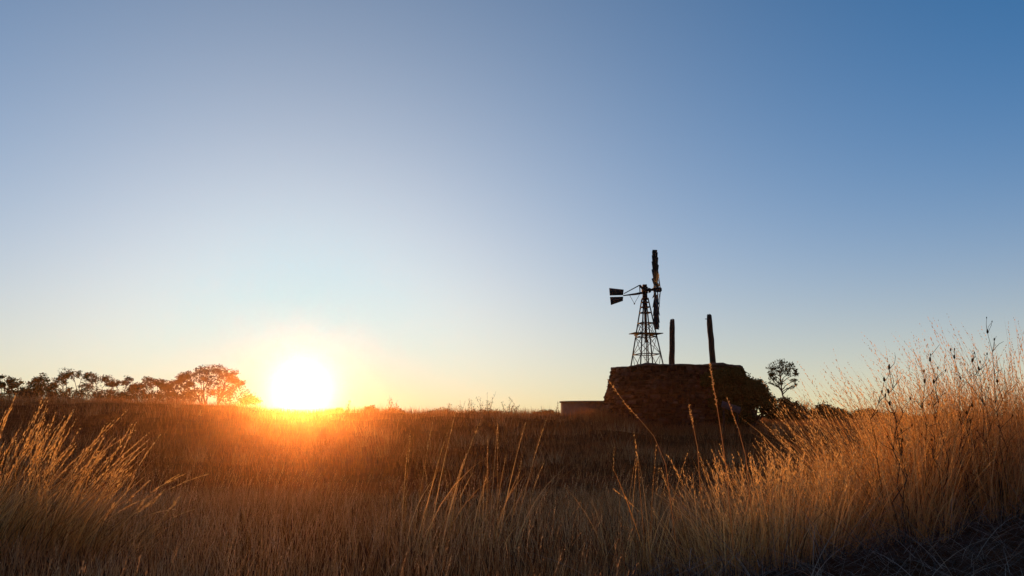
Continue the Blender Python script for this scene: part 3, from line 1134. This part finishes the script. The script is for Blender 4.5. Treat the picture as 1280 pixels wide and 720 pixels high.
def mound(px, top, w, base, n, rs):
    """leaf masses of a rounded bush"""
    h = base - top
    out = []
    for k in range(n):
        t_ = (k + 0.5) / n * 2 - 1
        ht = math.sqrt(max(0.12, 1 - t_ * t_ * 0.85)) * rs.uniform(0.82, 1.0)
        out.append((px + t_ * w * 0.4, base - h * ht * 0.55, w / n * 0.85, h * ht * 0.45))
    return out


GT = 'line of low trees on the left horizon'
LT = [
    ('leafy tree cut by the left edge of the horizon line', 4, 84, 467, 46, 4, 0.1, 20, 20),
    ('dense dark rounded tree second from the left on the horizon', 50, 82, 462, 52, 5, 0.0, 34, 20),
    ('feathery wide topped tree right of the dense dark one', 92, 84, 460, 56, 5, 0.5, 22, 16),
    ('small tree with separate tufts, middle of the left horizon line', 128, 85, 469, 40, 4, 0.6, 20, 14),
    ('open low tree left of the brown thicket on the horizon', 158, 86, 472, 36, 4, 0.4, 22, 16),
    ('flat topped brown tree in the middle of the horizon thicket', 190, 84, 472, 44, 5, 0.2, 22, 18),
    ('low brown tree just left of the big spreading tree', 222, 84, 472, 40, 4, 0.2, 22, 18),
]
for i, (lb_, px, d, top, w, n, sp, tw, per) in enumerate(LT):
    rs = random.Random(200 + i)
    lobed_tree(lb_, px, d, mound(px, top, w, 502, 7, rs) if i == 1 else umbrella(px, top, w, 500, n, rs, sp), M_leaf if i in (0, 1, 2) else M_scrub, GT, 300 + i, 0.21, per, tw, 0.42, trunk_r=0.09, stems=2)
lobed_tree('big spreading tree with visible limbs, nearest to the left of the sun', 256, 78,
           [(262, 461, 12, 5), (277, 462, 10, 5), (288, 467, 8, 5), (251, 464, 9, 5), (240, 469, 8, 4), (230, 471, 7, 4), (266, 469, 13, 5), (281, 473, 10, 5),
            (248, 474, 9, 4), (293, 475, 6, 4), (300, 479, 6, 4, 0.8), (236, 479, 7, 4, 0.7), (262, 479, 10, 4, 0.6), (277, 482, 8, 4, 0.5), (252, 487, 8, 4, 0.5), (264, 490, 9, 5, 0.6), (276, 491, 9, 5, 0.6), (288, 486, 7, 5, 0.5), (244, 492, 8, 4, 0.6)], M_scrub, GT, 340, 0.2, 20, 20, 0.5, trunk_r=0.11, stems=3, fork=0.22)
GB = 'low bushes below the left horizon trees'
LB = [
    ('low bush under the left edge tree', 20, 72, 482, 40), ('low bush in the gap before the dense dark tree', 34, 74, 484, 30), ('low bush under the feathery tree', 76, 73, 483, 44),
    ('ragged bush right of the feathery tree', 112, 74, 481, 40), ('low bush under the small tufted tree', 140, 73, 483, 40),
    ('low rounded bush under the middle of the horizon thicket', 172, 73, 482, 46), ('ragged bush between the thicket and the low brown tree', 206, 72, 481, 40),
    ('low brown bush left of the trunk of the spreading tree', 234, 72, 483, 38),
    ('brown bush sloping down toward the sun, right of the spreading tree', 292, 70, 477, 42), ('tiny bush nearest to the sun on its left', 313, 68, 493, 26),
]
for i, (lb_, px, d, top, w) in enumerate(LB):
    rs = random.Random(400 + i)
    lobed_tree(lb_, px, d, mound(px, top, w, 506, 4, rs), M_scrub, GB, 420 + i, 0.17, 20, 18, 0.6, name='low_bush', cat='bush', trunk_r=0.05, stems=3)
GS = 'small scrub bushes along the skyline right of the sun'
SC = [('scrub bush close to the right of the sun', 420, 60, 506, 28), ('smooth rounded scrub hump right of the sun', 462, 58, 506, 24),
      ('scrub hump under the thin weed on the skyline', 492, 56, 508, 32), ('flat scrub bush on the skyline left of centre', 552, 56, 509, 40),
      ('low scrub at centre of the skyline, below the tall weeds', 604, 52, 510, 46), ('low dark scrub left of the concrete trough', 682, 50, 512, 36)]
for i, (lb_, px, d, top, w) in enumerate(SC):
    rs = random.Random(440 + i)
    lobed_tree(lb_, px, d, mound(px, top, w, 524, 4, rs), M_scrub, GS, 460 + i, 0.13, 30, 18, 0.5, name='low_bush', cat='bush', trunk_r=0.04, stems=3)

# dark tree behind the right shoulder of the tank
lobed_tree('dark green spreading tree crowding the right side of the stone tank', 925, 29.9,
           [(897, 473, 13, 9), (908, 468, 13, 7), (920, 473, 13, 10), (931, 480, 13, 11), (942, 487, 12, 10), (953, 496, 10, 9), (961, 503, 8, 7), (908, 488, 16, 14),
            (926, 498, 18, 12), (942, 502, 11, 6), (959, 512, 9, 5), (918, 514, 15, 9), (898, 505, 12, 12), (910, 526, 16, 8), (930, 524, 12, 7, 0.8), (964, 517, 6, 4, 0.5), (885, 478, 8, 8, 0.7)], M_leaf, None, 35, 0.115, 60, 52, 0.45,
           name='shade_tree', trunk_r=0.10, stems=4, fork=0.3)
lobed_tree('slender tree with small round open crown, alone right of the tank', 987, 62,
           [(969, 459, 6, 4, 1.3), (977, 455, 6, 4, 1.4), (988, 459, 6, 4, 1.2), (966, 466, 4, 4, 1.2), (994, 466, 3, 4, 1.0), (975, 464, 7, 4, 1.2), (985, 466, 5, 3, 0.8), (968, 474, 4, 3, 0.7), (963, 479, 3, 2, 0.35),
            (972, 482, 4, 2, 0.4), (991, 476, 5, 2, 0.5), (988, 484, 5, 2, 0.35), (980, 478, 5, 3, 0.4), (994, 481, 3, 2, 0.25), (965, 469, 3, 3, 0.8)],
           M_leaf, None, 46, 0.16, 13, 12, 0.75, name='slender_tree', trunk_r=0.085, stems=1, fork=0.42, forkpx=984, leader=(977, 460))
GR2 = 'rounded dark shrubs on the right horizon'
RS = [('rounded dark shrub at the foot of the slender tree', 985, 52, 494, 46, 5), ('low shrub in the gap right of the slender tree', 1007, 54, 508, 40, 4),
      ('rounded dark shrub second right of the slender tree', 1029, 52, 501, 44, 4), ('small dark shrub third right of the slender tree', 1052, 54, 509, 34, 4),
      ('rounded dark shrub at the edge of the tall orange grass', 1079, 52, 510, 50, 4), ('dark shrub half hidden in the tall orange grass', 1118, 54, 514, 56, 5),
      ('dark shrub behind the tall orange grass near the right edge', 1190, 56, 512, 70, 6)]
for i, (lb_, px, d, top, w, n) in enumerate(RS):
    rs = random.Random(500 + i)
    lobed_tree(lb_, px, d, mound(px, top, w, 534, n, rs), M_leaf if i % 2 else M_scrub, GR2, 520 + i, 0.15, 46, 46, 0.5, name='round_shrub', cat='shrub', trunk_r=0.05, stems=4)
tree('thin leafless looking bush between slender tree and rounded shrubs', 1006, 50, 498, 22, M_scrub, None, 131, 3, 0.5, clump=0.9, per=6, leaf=0.07, name='thin_bush', cat='bush', stems=4)

# tall weeds on the skyline
GW = 'tall thin weeds on the skyline'
WD = [('thin weed with few leaves on the skyline near the sun', 434, 38, 499, 7), ('taller open weed on the skyline left of centre', 491, 38, 494, 15),
      ('slender weed pair between sun and centre', 562, 38, 503, 5), ('short weed left of the central weed clump', 578, 38, 500, 9),
      ('leafy weed at left of the central weed clump', 590, 37, 499, 10), ('bushy weed in the central weed clump', 601, 37, 497, 13),
      ('tallest weed of the central clump, leaning right', 612, 37, 489, 10), ('leafy weed right of the central clump', 634, 37, 497, 15),
      ('broad leaved weed at right end of the weed clumps', 645, 37, 501, 13), ('small weed against the left side of the concrete trough', 696, 35, 501, 8)]
for i, (lb_, px, d, top, w) in enumerate(WD):
    rs, rn = random.Random(600 + i), np.random.default_rng(600 + i)
    X0, Y0 = spot(px, d)
    Z0 = Hs(X0, Y0)
    u = d / FPX
    Ht = zat(px, top, d) - Z0
    root = empty('weed_plant', (X0, Y0, Z0))
    tag(root, lb_, 'weed', GW)
    wb, lf = MB(), MB()
    for k in range(3 + w // 3):
        hk = Ht * (1.0 if k == 0 else rs.uniform(0.45, 0.95))
        tip = Vector(((0.25 * Ht if i == 6 and k == 0 else rs.uniform(-0.5, 0.5) * w * u), rs.uniform(-0.5, 0.5) * w * u, hk))
        pts = limb(wb, rs, Vector((rs.uniform(-0.3, 0.3) * w * u, rs.uniform(-0.2, 0.2) * w * u, -0.05)), tip, 0.009, 0.004, 0.06, 6, 4)
        for q in pts[2:]:
            if rs.random() < 0.35: continue
            m_ = rs.randint(2, 7)
            C = np.array(q) + rn.normal(size=(m_, 3)) * np.array([0.035, 0.035, 0.03]) * rs.uniform(0.5, 1.4)
            leaf_cards(lf, C, 0.06, rn, 0.1, 0.8)
    wb.build('stem', M_scrub, root)
    lf.build('foliage', M_scrub, root)

WB = [('dark stemmed weed with seed pods at the left of the tall orange bank', 1112, 5.6, 462, 20), ('dark branching weed with small pods, middle of the tall orange bank', 1168, 5.9, 452, 26),
      ('dark twiggy weed with pods right of the middle of the orange bank', 1204, 6.1, 448, 24), ('tallest dark weed with one raised pod spike near the right edge', 1238, 6.2, 418, 24)]
for i, (lb_, px, d, top, w) in enumerate(WB):
    rs, rn = random.Random(700 + i), np.random.default_rng(700 + i)
    X0, Y0 = spot(px, d)
    Z0 = Hs(X0, Y0)
    u = d / FPX
    Ht = zat(px, top, d) - Z0
    root = empty('weed_plant', (X0, Y0, Z0))
    tag(root, lb_, 'weed', 'dark stemmed weeds in the orange grass bank')
    wb, lf = MB(), MB()
    for k in range(4):
        hk = Ht * (1.0 if k == 0 else rs.uniform(0.55, 0.93))
        tip = Vector((rs.uniform(-0.6, 0.6) * w * u * (k > 0), rs.uniform(-0.6, 0.6) * w * u, hk))
        pts = limb(wb, rs, Vector((0, 0, -0.05)), tip, 0.0042, 0.0015, 0.05, 8, 5)
        for q in pts[4:]:
            for t_ in range(rs.randint(1, 3)):
                e = q + Vector((rs.uniform(-0.09, 0.09), rs.uniform(-0.09, 0.09), rs.uniform(0.04, 0.14)))
                limb(wb, rs, q, e, 0.0022, 0.0012, 0.1, 3, 4)
                if rs.random() < 0.3:
                    r_ = rs.uniform(0.0035, 0.0062)
                    lf.tube([e, e + Vector((0, 0, r_)), e + Vector((r_ * 0.3, 0, r_ * 3)), e + Vector((r_ * 0.4, 0, r_ * 4.2))], [r_ * 0.4, r_, r_ * 0.9, r_ * 0.2], 6, rs.random())
        r_ = 0.008
        lf.tube([tip, tip + Vector((0, 0, r_)), tip + Vector((0, 0, r_ * 3.2)), tip + Vector((0, 0, r_ * 4.5))], [r_ * 0.3, r_, r_ * 0.8, r_ * 0.2], 6, 0.4)
    wb.build('stem', M_bark, root)
    lf.build('seed_pods', M_scrub, root)['kind'] = 'stuff'

# ------------------------------------------------------------------ haze: added scattering layer, its orange glow stands in for lens glare
m, nt, out = new_mat('glare_scatter')
vs_ = N(nt, 'ShaderNodeVolumeScatter')
vs_.inputs['Color'].default_value = (1.0, 0.50, 0.22, 1)
vs_.inputs['Density'].default_value = 0.00118
vs_.inputs['Anisotropy'].default_value = 0.94
nt.links.new(vs_.outputs[0], out.inputs['Volume'])
try: m.cycles.homogeneous_volume = True
except Exception: pass
hz = MB()
hz.box((0, 16, 0.35), (160, 52, 2.7))
tag(hz.build('glare_haze', m), kind='stuff')

# ------------------------------------------------------------------ light: low sun and clear evening sky
sl = bpy.data.lights.new('sun', 'SUN')
sl.energy = 5.0
sl.angle = math.radians(0.5)
sl.color = (1.0, 0.42, 0.12)
so = bpy.data.objects.new('sun', sl)
COL.objects.link(so)
so.location = SUN * 100
so.rotation_euler = SUN.to_track_quat('Z', 'Y').to_euler()

w = bpy.data.worlds.new('World')
scene.world = w
w.use_nodes = True
nt = w.node_tree
nt.nodes.clear()
out = N(nt, 'ShaderNodeOutputWorld')
sky = N(nt, 'ShaderNodeTexSky', sky_type='NISHITA')
sky.sun_disc = False
sky.sun_elevation = math.asin(SUN.z)
sky.sun_rotation = math.atan2(SUN.x, SUN.y)
bg0 = N(nt, 'ShaderNodeBackground')
bg0.inputs[1].default_value = 0.05
clear = N(nt, 'ShaderNodeMixRGB', blend_type='MULTIPLY')      # very clear dry air: less orange than the stock atmosphere
clear.inputs[0].default_value = 1
clear.inputs[2].default_value = (0.15, 0.3, 0.6, 1)
nt.links.new(sky.outputs[0], clear.inputs[1])
nt.links.new(clear.outputs[0], bg0.inputs[0])
tc = N(nt, 'ShaderNodeTexCoord')
nrm = N(nt, 'ShaderNodeVectorMath', operation='NORMALIZE')
nt.links.new(tc.outputs['Generated'], nrm.inputs[0])
sep = N(nt, 'ShaderNodeSeparateXYZ')
nt.links.new(nrm.outputs[0], sep.inputs[0])


def mth(op, a, b=None):
    n = N(nt, 'ShaderNodeMath', operation=op)
    for i, v in enumerate((a, b)):
        if v is None: continue
        if isinstance(v, (int, float)): n.inputs[i].default_value = v
        else: nt.links.new(v, n.inputs[i])
    return n.outputs[0]


el = mth('ARCSINE', mth('MAXIMUM', sep.outputs['Z'], 0.0))
dot = N(nt, 'ShaderNodeVectorMath', operation='DOT_PRODUCT')
nt.links.new(nrm.outputs[0], dot.inputs[0])
dot.inputs[1].default_value = SUN
th = mth('ARCCOSINE', mth('MINIMUM', dot.outputs['Value'], 0.999999))
fall = lambda x, k: mth('EXPONENT', mth('MULTIPLY', x, -1.0 / k))
gauss = lambda x, k: mth('EXPONENT', mth('MULTIPLY', mth('POWER', mth('MULTIPLY', x, 1.0 / k), 2.0), -1.0))
ahead = mth('DIVIDE', 1.0, mth('ADD', 1.0, mth('POWER', mth('MULTIPLY', th, 1 / 1.6), 6.0)))     # 1 on the sunset side, 0 opposite
behind = mth('SUBTRACT', 1.0, ahead)
terms = [(mth('MULTIPLY', fall(el, 0.3), ahead), (-0.0945, 0.2468, 0.8304)),
         (mth('MULTIPLY', fall(el, 0.13), ahead), (1.0986, 0.5924, -0.4916)),
         (fall(th, 0.3), (1.1717, 0.9766, 0.6445)),
         (gauss(th, 0.14), (-0.8572, -0.3639, -0.1217)),
         (mth('MULTIPLY', fall(el, 0.08), fall(th, 0.5)), (-1.1669, -1.0603, -0.6625)),
         (gauss(th, 0.034), (1.5, 1.3, 1.05)),
         (mth('MULTIPLY', fall(el, 0.5), behind), (0.36, 0.19, 0.08))]
base = (-0.02, 0.04, 0.15)
acc = None
for fac, c in terms:
    sc = N(nt, 'ShaderNodeVectorMath', operation='SCALE')
    sc.inputs[0].default_value = c
    nt.links.new(fac, sc.inputs['Scale'])
    ad = N(nt, 'ShaderNodeVectorMath', operation='ADD')
    nt.links.new(sc.outputs[0], ad.inputs[0])
    if acc is None: ad.inputs[1].default_value = base
    else: nt.links.new(acc, ad.inputs[1])
    acc = ad.outputs[0]
mxv = N(nt, 'ShaderNodeVectorMath', operation='MAXIMUM')
nt.links.new(acc, mxv.inputs[0])
mxv.inputs[1].default_value = (0.015, 0.02, 0.03)
bg1 = N(nt, 'ShaderNodeBackground')
bg1.inputs[1].default_value = 1.0
nt.links.new(mxv.outputs[0], bg1.inputs[0])
add = N(nt, 'ShaderNodeAddShader')
nt.links.new(bg0.outputs[0], add.inputs[0])
nt.links.new(bg1.outputs[0], add.inputs[1])
nt.links.new(add.outputs[0], out.inputs[0])

# ------------------------------------------------------------------ render settings
scene.view_settings.view_transform = 'Standard'
scene.view_settings.look = 'None'
scene.view_settings.exposure = 0
scene.view_settings.gamma = 1
try:
    scene.cycles.max_bounces = 6
    scene.cycles.transmission_bounces = 5
    scene.cycles.diffuse_bounces = 5
    scene.cycles.volume_bounces = 0
    scene.cycles.filter_width = 1.5
except Exception:
    pass
